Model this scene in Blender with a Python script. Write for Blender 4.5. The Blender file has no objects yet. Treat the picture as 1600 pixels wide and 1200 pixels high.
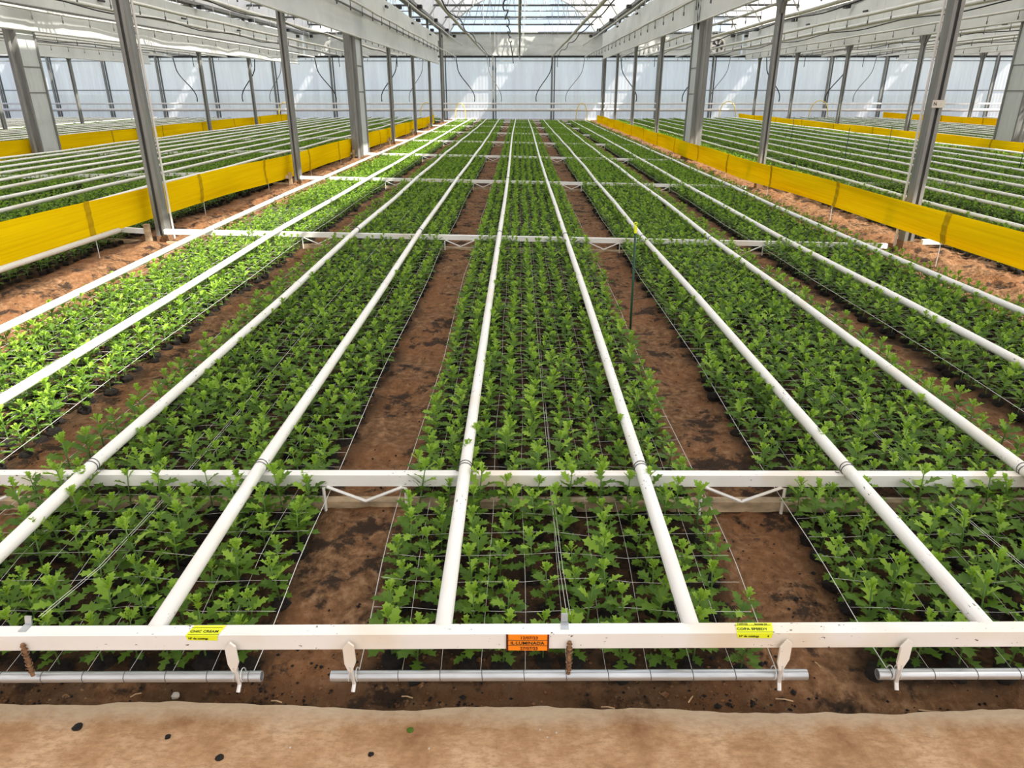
import bpy, bmesh, math, random
import numpy as np
from mathutils import Matrix, Vector, Euler

random.seed(7)
RNG = np.random.default_rng(7)
scene = bpy.context.scene
COL = scene.collection
R = math.radians

# ---------------------------------------------------------------- camera, sky, sun, exposure
CZ = 1.675
cam_d = bpy.data.cameras.new('camera')
cam_d.sensor_width = 36.0
cam_d.lens = 36.0 * 1104.4 / 1600.0
cam_d.clip_start = 0.05
cam_d.clip_end = 600
cam = bpy.data.objects.new('camera', cam_d)
cam.location = (0, 0, CZ)
cam.rotation_euler = (R(90 - 22.502), 0, R(0.5426))
COL.objects.link(cam)
scene.camera = cam

world = bpy.data.worlds.new('sky')
scene.world = world
world.use_nodes = True
nt = world.node_tree
nt.nodes.clear()
w_out = nt.nodes.new('ShaderNodeOutputWorld')
w_bg = nt.nodes.new('ShaderNodeBackground')
w_tc = nt.nodes.new('ShaderNodeTexCoord')
w_sep = nt.nodes.new('ShaderNodeSeparateXYZ')
w_ramp = nt.nodes.new('ShaderNodeValToRGB')
w_ramp.color_ramp.elements[0].position = 0.0
w_ramp.color_ramp.elements[0].color = (0.66, 0.80, 0.95, 1)
w_ramp.color_ramp.elements[1].position = 0.6
w_ramp.color_ramp.elements[1].color = (0.16, 0.36, 0.78, 1)
w_map = nt.nodes.new('ShaderNodeMapping')
w_map.inputs['Scale'].default_value = (1.0, 1.0, 2.6)
w_noise = nt.nodes.new('ShaderNodeTexNoise')
w_noise.inputs['Scale'].default_value = 3.2
w_noise.inputs['Detail'].default_value = 6
w_cr = nt.nodes.new('ShaderNodeValToRGB')
w_cr.color_ramp.elements[0].position = 0.47
w_cr.color_ramp.elements[1].position = 0.62
w_mix = nt.nodes.new('ShaderNodeMixRGB')
w_mix.inputs[2].default_value = (1.0, 1.0, 1.0, 1)
nt.links.new(w_tc.outputs['Generated'], w_sep.inputs[0])
nt.links.new(w_sep.outputs['Z'], w_ramp.inputs[0])
nt.links.new(w_tc.outputs['Generated'], w_map.inputs[0])
nt.links.new(w_map.outputs[0], w_noise.inputs['Vector'])
nt.links.new(w_noise.outputs[0], w_cr.inputs[0])
nt.links.new(w_cr.outputs[0], w_mix.inputs[0])
nt.links.new(w_ramp.outputs[0], w_mix.inputs[1])
nt.links.new(w_mix.outputs[0], w_bg.inputs[0])
w_bg.inputs[1].default_value = 1.0
nt.links.new(w_bg.outputs[0], w_out.inputs[0])

SUN = Vector((-0.56, 0.32, -0.76)).normalized()        # direction the light travels
sun_d = bpy.data.lights.new('sun', 'SUN')
sun_d.energy = 7.6
sun_d.angle = R(0.9)
sun_d.color = (1.0, 0.95, 0.86)
sun = bpy.data.objects.new('sun', sun_d)
sun.rotation_euler = SUN.to_track_quat('-Z', 'Y').to_euler()
COL.objects.link(sun)

vs = scene.view_settings
vs.view_transform = 'Standard'
vs.look = 'None'
vs.exposure = 0.55
vs.gamma = 1.0
vs.use_curve_mapping = False

# ---------------------------------------------------------------- layout
BEAM_Y = [2.48 + 5 * i for i in range(8)]              # cross rails behind the front one
WALL_Y = 42.6
BAYS = {0: [-2.865, -1.37, 0.14, 1.66, 3.155],
        -1: [-4.74 - 1.44 * k for k in range(5)],
        1: [5.05 + 1.44 * k for k in range(5)],
        -2: [-12.3 - 1.46 * k for k in range(5)],
        2: [12.5 + 1.46 * k for k in range(5)],
        -3: [-19.9 - 1.46 * k for k in range(5)],
        3: [20.2 + 1.46 * k for k in range(5)]}
BOUND = {-1: -3.8, 1: 4.12, -2: -11.4, 2: 11.6, -3: -19.0, 3: 19.3, -4: -27.3, 4: 27.8}
PIPES0 = [(-3.22, -2.51), (-1.71, -1.03), (-0.21, 0.49), (1.31, 2.01), (2.80, 3.51)]

def ss(t):
    t = np.clip(t, 0, 1)
    return t * t * (3 - 2 * t)

def tilt(x, y):
    x = np.asarray(x, float)
    a = np.clip(np.abs(x), 0, 4.4)
    fade = 1 - np.clip((np.abs(x) - 4.8) / 6.5, 0, 1)
    return -0.02 * np.sign(x) * a * fade * np.clip((np.asarray(y, float) - 3) / 5, 0, 1)

def ground(x, y):
    y = np.asarray(y, float)
    return -0.03 + 0.045 * ss((y - 1.55) / 0.14) + 0.075 * ss((y - 1.6) / 0.9) + 0.015 * ss((y - 3) / 4) + np.where(np.asarray(x, float) > 0, 0.85, 0.3) * tilt(x, y) + \
        ss((y - 3) / 2) * np.where(np.asarray(x, float) > 0, 0.11 * ss((np.asarray(x, float) - 3.75) / 0.3), 0.07 * ss((-np.asarray(x, float) - 3.45) / 0.4))

def railz(x, y):                                       # top of a cross rail
    return 0.262 + float(tilt(x, y)) + 0.05 * float(ss((abs(x) - 3.9) / 0.3))

_t = {}
def vnoise(x, y, s, seed=0):                           # value noise
    if seed not in _t:
        _t[seed] = np.random.default_rng(100 + seed).random((256, 256))
    t = _t[seed]
    x = np.asarray(x, float) / s; y = np.asarray(y, float) / s
    xi = np.floor(x).astype(int); yi = np.floor(y).astype(int)
    fx = x - xi; fy = y - yi
    fx = fx * fx * (3 - 2 * fx); fy = fy * fy * (3 - 2 * fy)
    a = t[xi % 256, yi % 256]; b = t[(xi + 1) % 256, yi % 256]
    c = t[xi % 256, (yi + 1) % 256]; d = t[(xi + 1) % 256, (yi + 1) % 256]
    return (a * (1 - fx) + b * fx) * (1 - fy) + (c * (1 - fx) + d * fx) * fy - 0.5

_th, _yw = R(22.502), R(0.5426)
def project(x, y, z):
    z = z - CZ
    c, s = math.cos(_yw), math.sin(_yw)
    a = c * x + s * y; b = -s * x + c * y
    dep = b * math.cos(_th) - z * math.sin(_th)
    up = b * math.sin(_th) + z * math.cos(_th)
    if dep <= 0.05:
        return None
    return 800 + 1104.4 * a / dep, 600 - 1104.4 * up / dep, dep

# ---------------------------------------------------------------- materials
def mat(name):
    m = bpy.data.materials.new(name)
    m.use_nodes = True
    n = m.node_tree
    n.nodes.clear()
    return m, n

def N(n, kind, **kw):
    o = n.nodes.new(kind)
    for k, v in kw.items():
        if k in o.inputs.keys():
            o.inputs[k].default_value = v
        else:
            setattr(o, k, v)
    return o

def ramp(n, src, stops):
    r = n.nodes.new('ShaderNodeValToRGB')
    e = r.color_ramp.elements
    while len(e) < len(stops):
        e.new(0.5)
    for i, (p, c) in enumerate(stops):
        e[i].position = p
        e[i].color = (c[0], c[1], c[2], 1) if not isinstance(c, (int, float)) else (c, c, c, 1)
    n.links.new(src, r.inputs[0])
    return r

def noise(n, scale, detail=4, vec=None, stretch=None, rough=0.6):
    t = N(n, 'ShaderNodeTexNoise')
    t.inputs['Scale'].default_value = scale
    t.inputs['Detail'].default_value = detail
    t.inputs['Roughness'].default_value = rough
    g = N(n, 'ShaderNodeNewGeometry')
    src = g.outputs['Position']
    if stretch:
        mp = N(n, 'ShaderNodeMapping')
        mp.inputs['Scale'].default_value = stretch
        n.links.new(src, mp.inputs[0])
        src = mp.outputs[0]
    n.links.new(src, t.inputs['Vector'])
    return t

def mixc(n, fac, a, b):
    m = N(n, 'ShaderNodeMixRGB')
    for i, v in ((0, fac), (1, a), (2, b)):
        if hasattr(v, 'is_linked'):
            n.links.new(v, m.inputs[i])
        elif isinstance(v, (int, float)):
            m.inputs[i].default_value = v
        else:
            m.inputs[i].default_value = (v[0], v[1], v[2], 1)
    return m.outputs[0]

def finish(n, color, rough=0.6, metal=0.0, bump=None, bstr=0.3, bdist=0.01, spec=0.4):
    p = N(n, 'ShaderNodeBsdfPrincipled')
    o = N(n, 'ShaderNodeOutputMaterial')
    if hasattr(color, 'is_linked'):
        n.links.new(color, p.inputs['Base Color'])
    else:
        p.inputs['Base Color'].default_value = (color[0], color[1], color[2], 1)
    p.inputs['Roughness'].default_value = rough
    p.inputs['Metallic'].default_value = metal
    p.inputs['Specular IOR Level'].default_value = spec
    if bump is not None:
        b = N(n, 'ShaderNodeBump')
        b.inputs['Strength'].default_value = bstr
        b.inputs['Distance'].default_value = bdist
        n.links.new(bump, b.inputs['Height'])
        n.links.new(b.outputs[0], p.inputs['Normal'])
    n.links.new(p.outputs[0], o.inputs[0])
    return p

M = {}
def plain(name, c, rough=0.6, metal=0.0, var=0.15, scale=8, stretch=None, bstr=0.1):
    m, n = mat(name)
    t = noise(n, scale, 4, stretch=stretch)
    d = tuple(max(0, v * (1 - var)) for v in c)
    u = tuple(min(1, v * (1 + var)) for v in c)
    r = ramp(n, t.outputs[0], [(0.3, d), (0.7, u)])
    finish(n, r.outputs[0], rough, metal, t.outputs[0], bstr, 0.004)
    M[name] = m
    return m

# soil: red brown, with black moist peat patches
m, n = mat('soil')
t1 = noise(n, 2.2, 6); t2 = noise(n, 26, 6); t3 = noise(n, 5.5, 5, rough=0.7); t4 = noise(n, 120, 3)
base = ramp(n, t2.outputs[0], [(0.28, (0.066, 0.034, 0.016)), (0.5, (0.178, 0.094, 0.045)), (0.72, (0.33, 0.195, 0.106))]).outputs[0]
base2 = mixc(n, ramp(n, t1.outputs[0], [(0.42, 0.0), (0.62, 0.6)]).outputs[0], base, (0.21, 0.092, 0.038))
pk = ramp(n, t3.outputs[0], [(0.53, 0.0), (0.60, 0.92)]).outputs[0]
col = mixc(n, pk, base2, (0.03, 0.02, 0.014))
fl = ramp(n, t4.outputs[0], [(0.24, 0.9), (0.33, 0.0)]).outputs[0]
col = mixc(n, fl, col, (0.04, 0.025, 0.015))
ba = N(n, 'ShaderNodeAttribute'); ba.attribute_name = 'wet_peat_and_shade'
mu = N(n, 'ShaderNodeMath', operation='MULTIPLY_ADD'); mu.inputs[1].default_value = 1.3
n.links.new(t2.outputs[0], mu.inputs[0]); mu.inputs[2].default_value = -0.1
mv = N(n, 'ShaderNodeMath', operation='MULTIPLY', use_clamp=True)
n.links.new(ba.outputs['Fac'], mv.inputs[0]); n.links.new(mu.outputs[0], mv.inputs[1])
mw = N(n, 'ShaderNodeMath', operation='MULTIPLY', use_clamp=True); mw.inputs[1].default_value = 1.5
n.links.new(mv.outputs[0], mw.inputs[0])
col = mixc(n, mw.outputs[0], col, (0.028, 0.018, 0.011))  # damp peat and painted plant shade darken the soil colour together
finish(n, col, 0.95, 0, t2.outputs[0], 0.9, 0.03, 0.15)
M['soil'] = m
# concrete walkway stained by soil
m, n = mat('concrete')
t1 = noise(n, 5.0, 8, rough=0.7); t2 = noise(n, 60, 6, stretch=(0.5, 1.2, 1), rough=0.75); t3 = noise(n, 160, 2)
c1 = ramp(n, t1.outputs[0], [(0.32, (0.23, 0.115, 0.052)), (0.47, (0.40, 0.235, 0.12)), (0.62, (0.53, 0.35, 0.205))]).outputs[0]
c2 = mixc(n, ramp(n, t2.outputs[0], [(0.38, 0.65), (0.56, 0.0)]).outputs[0], c1, (0.27, 0.15, 0.075))
g = N(n, 'ShaderNodeNewGeometry'); sp = N(n, 'ShaderNodeSeparateXYZ')
n.links.new(g.outputs['Position'], sp.inputs[0])
ad = N(n, 'ShaderNodeMath', operation='MULTIPLY_ADD')
n.links.new(t1.outputs[0], ad.inputs[0]); ad.inputs[1].default_value = 0.20
n.links.new(sp.outputs['Y'], ad.inputs[2])
edge = ramp(n, ad.outputs[0], [(0.0, 0.0), (1.0, 1.0)])
mr = N(n, 'ShaderNodeMapRange')
mr.inputs['From Min'].default_value = 1.56; mr.inputs['From Max'].default_value = 1.63
n.links.new(ad.outputs[0], mr.inputs['Value'])
c3 = mixc(n, mr.outputs[0], c2, mixc(n, t2.outputs[0], (0.36, 0.26, 0.165), (0.54, 0.42, 0.29)))
c4 = mixc(n, ramp(n, t3.outputs[0], [(0.2, 0.7), (0.28, 0.0)]).outputs[0], c3, (0.10, 0.06, 0.03))
finish(n, c4, 0.9, 0, t2.outputs[0], 0.35, 0.006, 0.2)
M['concrete'] = m

def painted(name, dirt, chips, stretch):
    m, n = mat(name)
    t1 = noise(n, 3.0, 5); t2 = noise(n, 70, 4, stretch=stretch, rough=0.7); t3 = noise(n, 2.0, 3)
    c = ramp(n, t1.outputs[0], [(0.3, (0.77, 0.755, 0.70)), (0.7, (0.84, 0.83, 0.79))]).outputs[0]
    st = ramp(n, t3.outputs[0], [(0.54, 0.0), (0.70, dirt)]).outputs[0]
    c = mixc(n, st, c, (0.66, 0.47, 0.24))
    lo = ramp(n, t2.outputs[0], [(chips, 1.0), (chips + 0.025, 0.0)])
    gate = ramp(n, t1.outputs[0], [(0.50, 0.0), (0.56, 1.0)])
    mu = N(n, 'ShaderNodeMath', operation='MULTIPLY')
    n.links.new(lo.outputs[0], mu.inputs[0]); n.links.new(gate.outputs[0], mu.inputs[1])
    c = mixc(n, mu.outputs[0], c, (0.045, 0.028, 0.02))
    finish(n, c, 0.45, 0, t2.outputs[0], 0.05, 0.002)
    M[name] = m
painted('white_rail', 0.5, 0.335, (0.5, 1, 1))
painted('white_pipe', 0.22, 0.35, (1.3, 0.4, 1.3))
plain('muddy_rail', (0.42, 0.31, 0.19), 0.8, 0, 0.45, 9, (1, 1, 2))

plain('galvanized', (0.50, 0.52, 0.53), 0.38, 0.75, 0.18, 30, (0.2, 1, 1))
plain('post_steel', (0.225, 0.225, 0.21), 0.55, 0.3, 0.2, 6, (3, 3, 0.3))
plain('column_steel', (0.56, 0.585, 0.57), 0.5, 0.15, 0.08, 5, (2, 2, 0.4))
plain('dark_steel', (0.12, 0.12, 0.12), 0.5, 0.5)
plain('rust', (0.22, 0.12, 0.06), 0.85, 0.1, 0.5, 60)
plain('black_rubber', (0.012, 0.012, 0.013), 0.5)
plain('grey_hose', (0.16, 0.16, 0.13), 0.6)
plain('overhead_white', (0.62, 0.61, 0.56), 0.5, 0, 0.1, 4)
plain('wall_pipe', (0.72, 0.68, 0.64), 0.5, 0, 0.08, 3)
plain('truss_white', (0.55, 0.56, 0.55), 0.5, 0.3, 0.12, 5)
plain('yellow_hose', (0.75, 0.58, 0.08), 0.5)
plain('wire', (0.70, 0.69, 0.66), 0.4, 0.3, 0.05)
plain('string', (0.62, 0.60, 0.55), 0.7, 0, 0.05)
plain('peat', (0.012, 0.009, 0.007), 1.0, 0, 0.5, 60, None, 0.6)
plain('straw', (0.50, 0.34, 0.19), 0.8, 0, 0.2, 20)
plain('stone', (0.50, 0.46, 0.40), 0.8, 0, 0.2, 20)
plain('green_cane', (0.012, 0.065, 0.035), 0.4)
plain('sticker_yellow', (0.78, 0.86, 0.02), 0.4, 0, 0.03)
plain('sticker_orange', (0.95, 0.26, 0.012), 0.4, 0, 0.03)
plain('ink', (0.03, 0.025, 0.008), 0.6, 0, 0.05)
plain('maroon', (0.10, 0.012, 0.008), 0.5)
plain('paper', (0.62, 0.58, 0.50), 0.6)
plain('grass', (0.13, 0.17, 0.07), 0.95, 0, 0.4, 0.3)
plain('pale_leaf', (0.30, 0.36, 0.17), 0.6, 0, 0.3, 20)

def translucent(name, refl, trans, wt, wtrans_clear, scale=1.5, stretch=None, var=0.06, clear_col=(1, 1, 1)):
    """cloth / film / polycarbonate: diffuse front, light comes through, a little of it clear"""
    m, n = mat(name)
    t = noise(n, scale, 4, stretch=stretch)
    a = ramp(n, t.outputs[0], [(0.3, tuple(v * (1 - var) for v in refl)), (0.7, tuple(min(1, v * (1 + var)) for v in refl))]).outputs[0]
    b = ramp(n, t.outputs[0], [(0.3, tuple(v * (1 - var) for v in trans)), (0.7, tuple(min(1, v * (1 + var)) for v in trans))]).outputs[0]
    df = N(n, 'ShaderNodeBsdfDiffuse'); tr = N(n, 'ShaderNodeBsdfTranslucent'); cl = N(n, 'ShaderNodeBsdfTransparent')
    cl.inputs[0].default_value = (*clear_col, 1)
    n.links.new(a, df.inputs[0]); n.links.new(b, tr.inputs[0])
    x1 = N(n, 'ShaderNodeMixShader'); x1.inputs[0].default_value = wt
    x2 = N(n, 'ShaderNodeMixShader'); x2.inputs[0].default_value = wtrans_clear
    n.links.new(df.outputs[0], x1.inputs[1]); n.links.new(tr.outputs[0], x1.inputs[2])
    n.links.new(x1.outputs[0], x2.inputs[1]); n.links.new(cl.outputs[0], x2.inputs[2])
    o = N(n, 'ShaderNodeOutputMaterial')
    n.links.new(x2.outputs[0], o.inputs[0])
    M[name] = m
translucent('roof_film', (0.78, 0.75, 0.69), (0.80, 0.76, 0.70), 0.58, 0.03, 2.0)
translucent('polycarbonate', (0.80, 0.77, 0.80), (0.98, 0.89, 0.875), 0.68, 0.09, 1.2, (2.2, 1, 0.22), 0.10, (0.92, 0.93, 1.0))
translucent('curtain', (0.70, 0.72, 0.69), (0.7, 0.7, 0.66), 0.25, 0.0, 1.5)
translucent('back_curtain', (0.66, 0.66, 0.62), (0.7, 0.7, 0.66), 0.22, 0.0, 1.2, (1, 1, 3), 0.12)
translucent('yellow_plastic', (0.95, 0.66, 0.004), (0.95, 0.62, 0.004), 0.22, 0.0, 4, (1, 0.15, 14), 0.10)
translucent('yellow_seam', (0.55, 0.36, 0.01), (0.5, 0.3, 0.01), 0.15, 0.0, 4)

def leafmat(name, c0, c1):
    m, n = mat(name)
    oi = N(n, 'ShaderNodeObjectInfo')
    t = noise(n, 30, 3)
    ad = N(n, 'ShaderNodeMath', operation='MULTIPLY_ADD')
    n.links.new(oi.outputs['Random'], ad.inputs[0]); ad.inputs[1].default_value = 0.6
    mu = N(n, 'ShaderNodeMath', operation='MULTIPLY'); mu.inputs[1].default_value = 0.4
    n.links.new(t.outputs[0], mu.inputs[0]); n.links.new(mu.outputs[0], ad.inputs[2])
    c = ramp(n, ad.outputs[0], [(0.1, c0), (0.9, c1)]).outputs[0]
    p = N(n, 'ShaderNodeBsdfPrincipled')
    p.inputs['Roughness'].default_value = 0.5
    p.inputs['Specular IOR Level'].default_value = 0.3
    n.links.new(c, p.inputs['Base Color'])
    tr = N(n, 'ShaderNodeBsdfTranslucent')
    hs = N(n, 'ShaderNodeHueSaturation'); hs.inputs['Value'].default_value = 1.3
    n.links.new(c, hs.inputs['Color']); n.links.new(hs.outputs[0], tr.inputs[0])
    x = N(n, 'ShaderNodeMixShader'); x.inputs[0].default_value = 0.28
    n.links.new(p.outputs[0], x.inputs[1]); n.links.new(tr.outputs[0], x.inputs[2])
    o = N(n, 'ShaderNodeOutputMaterial'); n.links.new(x.outputs[0], o.inputs[0])
    M[name] = m
leafmat('leaf', (0.060, 0.134, 0.010), (0.125, 0.232, 0.018))
leafmat('young_leaf', (0.19, 0.335, 0.026), (0.30, 0.47, 0.048))
leafmat('stem', (0.12, 0.24, 0.06), (0.17, 0.30, 0.08))

# ---------------------------------------------------------------- mesh helpers
class MB:
    def __init__(self):
        self.v = []; self.f = []; self.mi = []
    def raw(self, vs, fs, mi=0):
        o = len(self.v)
        self.v += [tuple(map(float, p)) for p in vs]
        self.f += [tuple(i + o for i in q) for q in fs]
        self.mi += [mi] * len(fs)
        return self
    def box(self, c, s, rz=0.0, mi=0, rx=0.0, ry=0.0):
        E_ = Euler((rx, ry, rz)).to_matrix()
        P = []
        for dz in (-.5, .5):
            for dx, dy in ((-.5, -.5), (.5, -.5), (.5, .5), (-.5, .5)):
                P.append(Vector(c) + E_ @ Vector((dx * s[0], dy * s[1], dz * s[2])))
        return self.raw(P, [(3, 2, 1, 0), (4, 5, 6, 7), (0, 1, 5, 4), (1, 2, 6, 5), (2, 3, 7, 6), (3, 0, 4, 7)], mi)
    def beam(self, a, b, w, h, mi=0):
        """square bar from a to b"""
        a = Vector(a); b = Vector(b); d = (b - a).normalized()
        up = Vector((0, 0, 1)) if abs(d.z) < 0.95 else Vector((0, 1, 0))
        s = d.cross(up).normalized(); u = s.cross(d)
        P = []
        for e in (a, b):
            for p, q in ((-1, -1), (1, -1), (1, 1), (-1, 1)):
                P.append(e + s * (p * w / 2) + u * (q * h / 2))
        return self.raw(P, [(0, 1, 2, 3), (7, 6, 5, 4), (0, 4, 5, 1), (1, 5, 6, 2), (2, 6, 7, 3), (3, 7, 4, 0)], mi)
    def tube(self, pts, r, n=8, mi=0, caps=True, radii=None):
        pts = [Vector(p) for p in pts]
        P = []; F = []
        ref = None
        for i, p in enumerate(pts):
            d = (pts[min(i + 1, len(pts) - 1)] - pts[max(i - 1, 0)])
            d = d.normalized() if d.length > 1e-9 else Vector((0, 0, 1))
            if ref is None:
                ref = Vector((0, 0, 1)) if abs(d.z) < 0.9 else Vector((1, 0, 0))
            s = d.cross(ref)
            s = s.normalized() if s.length > 1e-6 else Vector((1, 0, 0))
            u = s.cross(d).normalized(); ref = u
            rr = radii[i] if radii else r
            for k in range(n):
                a = 2 * math.pi * k / n
                P.append(p + (s * math.cos(a) + u * math.sin(a)) * rr)
        for i in range(len(pts) - 1):
            for k in range(n):
                a = i * n + k; b = i * n + (k + 1) % n
                F.append((a, b, b + n, a + n))
        if caps:
            F.append(tuple(range(n - 1, -1, -1)))
            F.append(tuple(range((len(pts) - 1) * n, len(pts) * n)))
        return self.raw(P, F, mi)
    def ring(self, c, axis, R0, r, n=14, m=5, mi=0):
        ax = Vector(axis).normalized()
        ref = Vector((0, 0, 1)) if abs(ax.z) < 0.9 else Vector((1, 0, 0))
        s = ax.cross(ref).normalized(); u = s.cross(ax)
        P = []; F = []
        for i in range(n):
            a = 2 * math.pi * i / n
            rd = s * math.cos(a) + u * math.sin(a)
            for k in range(m):
                b = 2 * math.pi * k / m
                P.append(Vector(c) + rd * (R0 + r * math.cos(b)) + ax * (r * math.sin(b)))
        for i in range(n):
            for k in range(m):
                F.append((i * m + k, ((i + 1) % n) * m + k, ((i + 1) % n) * m + (k + 1) % m, i * m + (k + 1) % m))
        return self.raw(P, F, mi)
    def mesh(self, name, mats, smooth=False):
        me = bpy.data.meshes.new(name)
        me.from_pydata(self.v, [], self.f)
        for q in (mats if isinstance(mats, (list, tuple)) else [mats]):
            me.materials.append(M[q])
        me.polygons.foreach_set('material_index', self.mi)
        if smooth:
            me.polygons.foreach_set('use_smooth', [True] * len(self.f))
        me.update()
        return me
    def build(self, name, mats, parent=None, smooth=False):
        o = bpy.data.objects.new(name, self.mesh(name, mats, smooth))
        COL.objects.link(o)
        if parent is not None:
            o.parent = parent
            o.matrix_parent_inverse = parent.matrix_basis.inverted()
        return o

def tag(o, label=None, cat=None, group=None, kind=None):
    if label: o['label'] = label
    if cat: o['category'] = cat
    if group: o['group'] = group
    if kind: o['kind'] = kind
    return o

def thing(name, loc, label, cat, group=None, kind=None):
    o = bpy.data.objects.new(name, None)
    o.empty_display_size = 0.1
    o.location = loc
    COL.objects.link(o)
    return tag(o, label, cat, group, kind)

def link_child(name, mesh, parent, Mx):
    c = bpy.data.objects.new(name, mesh)
    COL.objects.link(c)
    c.parent = parent
    c.matrix_basis = Mx
    return c

ORD = ['first', 'second', 'third', 'fourth', 'fifth', 'sixth', 'seventh', 'eighth', 'ninth', 'tenth', 'eleventh', 'twelfth',
       'thirteenth', 'fourteenth', 'fifteenth', 'sixteenth']
BEDN = ['leftmost bed', 'inner left bed', 'middle bed', 'inner right bed', 'rightmost bed']
BAYN = {0: 'central bay', -1: 'left neighbouring bay', 1: 'right neighbouring bay', -2: 'second bay to the left',
        2: 'second bay to the right', -3: 'third bay to the left', 3: 'third bay to the right'}

# ================================================================ SETTING
# soil
def axis(segs):
    out = []
    for a, b, s in segs:
        k = max(1, int(round((b - a) / s)))
        out += list(np.linspace(a, b, k, endpoint=False))
    out.append(segs[-1][1])
    return np.array(out)
gx = axis([(-36, -12, 1.0), (-12, -4.8, 0.3), (-4.8, 4.9, 0.032), (4.9, 12, 0.3), (12, 36, 1.0)])
gy = axis([(1.35, 5, 0.026), (5, 10, 0.055), (10, 20, 0.14), (20, 43.5, 0.45)])
X, Y = np.meshgrid(gx, gy)
Z = ground(X, Y)
amp = 1.0 + 1.3 * (np.exp(-((X + 3.65) / 0.35) ** 2) + np.exp(-((X - 4.0) / 0.35) ** 2))
Z = Z + amp * (0.034 * vnoise(X, Y, 0.33, 1) + 0.028 * vnoise(X, Y, 0.12, 2) + 0.022 * vnoise(X, Y, 0.055, 3))
nx, ny = len(gx), len(gy)
idx = np.arange(nx * ny).reshape(ny, nx)
F = np.stack([idx[:-1, :-1], idx[:-1, 1:], idx[1:, 1:], idx[1:, :-1]], -1).reshape(-1, 4)
me = bpy.data.meshes.new('ground')
me.from_pydata(np.stack([X, Y, Z], -1).reshape(-1, 3).tolist(), [], F.tolist())
me.polygons.foreach_set('use_smooth', [True] * len(F))
wet_shade = np.zeros(X.shape)
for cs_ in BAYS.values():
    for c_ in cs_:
        wet_shade = np.maximum(wet_shade, ss((0.64 + 0.10 * vnoise(X, Y, 0.12, 21) - np.abs(X - c_)) / 0.10))  # damp peat of the beds, with shade between the plants painted in
wet_shade *= ss((Y - 1.60) / 0.08)
wet_shade = np.maximum(wet_shade, 0.55 * ss((1.70 + 0.25 * vnoise(X, Y, 0.2, 22) - Y) / 0.06))
at_ = me.attributes.new('wet_peat_and_shade', 'FLOAT', 'POINT'); at_.data.foreach_set('value', wet_shade.reshape(-1).tolist())
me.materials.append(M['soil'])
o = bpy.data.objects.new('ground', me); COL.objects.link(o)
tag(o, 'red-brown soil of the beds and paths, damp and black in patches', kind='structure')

# concrete walkway with a ragged edge
ex = np.concatenate([[-28], np.linspace(-6, 6, 600), [28]])
ey = 1.543 + 0.018 * vnoise(ex, ex * 0, 0.35, 5) + 0.016 * vnoise(ex, ex * 0 + 3, 0.09, 6) + 0.008 * vnoise(ex, ex * 0 + 7, 0.03, 7)
V = []; Fc = []
ys_in = [-20.0, 0.4, 1.0, 1.3]
for i, (a, b) in enumerate(zip(ex, ey)):
    row = [(a, y, 0.016) for y in ys_in] + [(a, b - 0.02, 0.016), (a, b, 0.014), (a, b + 0.003, -0.08)]
    V += row
k = len(ys_in) + 3
for i in range(len(ex) - 1):
    for j in range(k - 1):
        Fc.append((i * k + j, (i + 1) * k + j, (i + 1) * k + j + 1, i * k + j + 1))
o = MB().raw(V, Fc).build('floor', 'concrete')
tag(o, 'soil-stained concrete walkway with a ragged edge in front of the beds', kind='structure')

# land outside
o = MB().raw([(-300, 43.5, -0.1), (300, 43.5, -0.1), (300, 400, -0.1), (-300, 400, -0.1)], [(0, 1, 2, 3)]).build('terrain', 'grass')
tag(o, 'open land beyond the back wall', kind='structure')

# ---------------- back wall of polycarbonate
POSTX = [-1.45, 1.8, 4.6, 7.6, 10.6, 13.8, 17, 20, 23, 26, 29, 32, -4.2, -7.2, -10.4, -13.6, -17, -20, -23, -26, -29, -32]
POSTX = sorted(POSTX)
wall = thing('wall_back', (0, WALL_Y, 0), 'translucent polycarbonate end wall behind the beds', None, kind='structure')
edges = [-35] + POSTX + [35]
for a, b in zip(edges[:-1], edges[1:]):
    for z0, z1 in ((0.24, 1.70), (1.74, 3.19), (3.23, 4.6)):
        # corrugated sheet with shallow ribs
        kx = max(4, int((b - a) / 0.18))
        P = []; Fs = []
        for i in range(kx * 2 + 1):
            x = a + (b - a) * i / (kx * 2)
            y = WALL_Y + (0.006 if i % 2 else -0.006)
            P += [(x, y, z0), (x, y, z1)]
        for i in range(kx * 2):
            Fs.append((2 * i, 2 * i + 2, 2 * i + 3, 2 * i + 1))
        MB().raw(P, Fs).build('panel', 'polycarbonate', wall)
MB().box((0, WALL_Y + 0.01, 0.10), (70, 0.12, 0.29)).build('skirting', 'wall_pipe', wall)
for z in (1.72, 3.21):
    MB().box((0, WALL_Y - 0.03, z), (70, 0.05, 0.045)).build('rail', 'post_steel', wall)
MB().box((0, WALL_Y - 0.05, 3.42), (70, 0.10, 0.10)).build('roller_bar', 'black_rubber', wall)
for x in POSTX:
    MB().box((x, WALL_Y - 0.08, 2.2), (0.10, 0.10, 4.9)).build('post', 'post_steel', wall)
    MB().box((x + 0.14, WALL_Y - 0.06, 1.8), (0.06, 0.06, 3.2)).build('post', 'dark_steel', wall)
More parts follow.
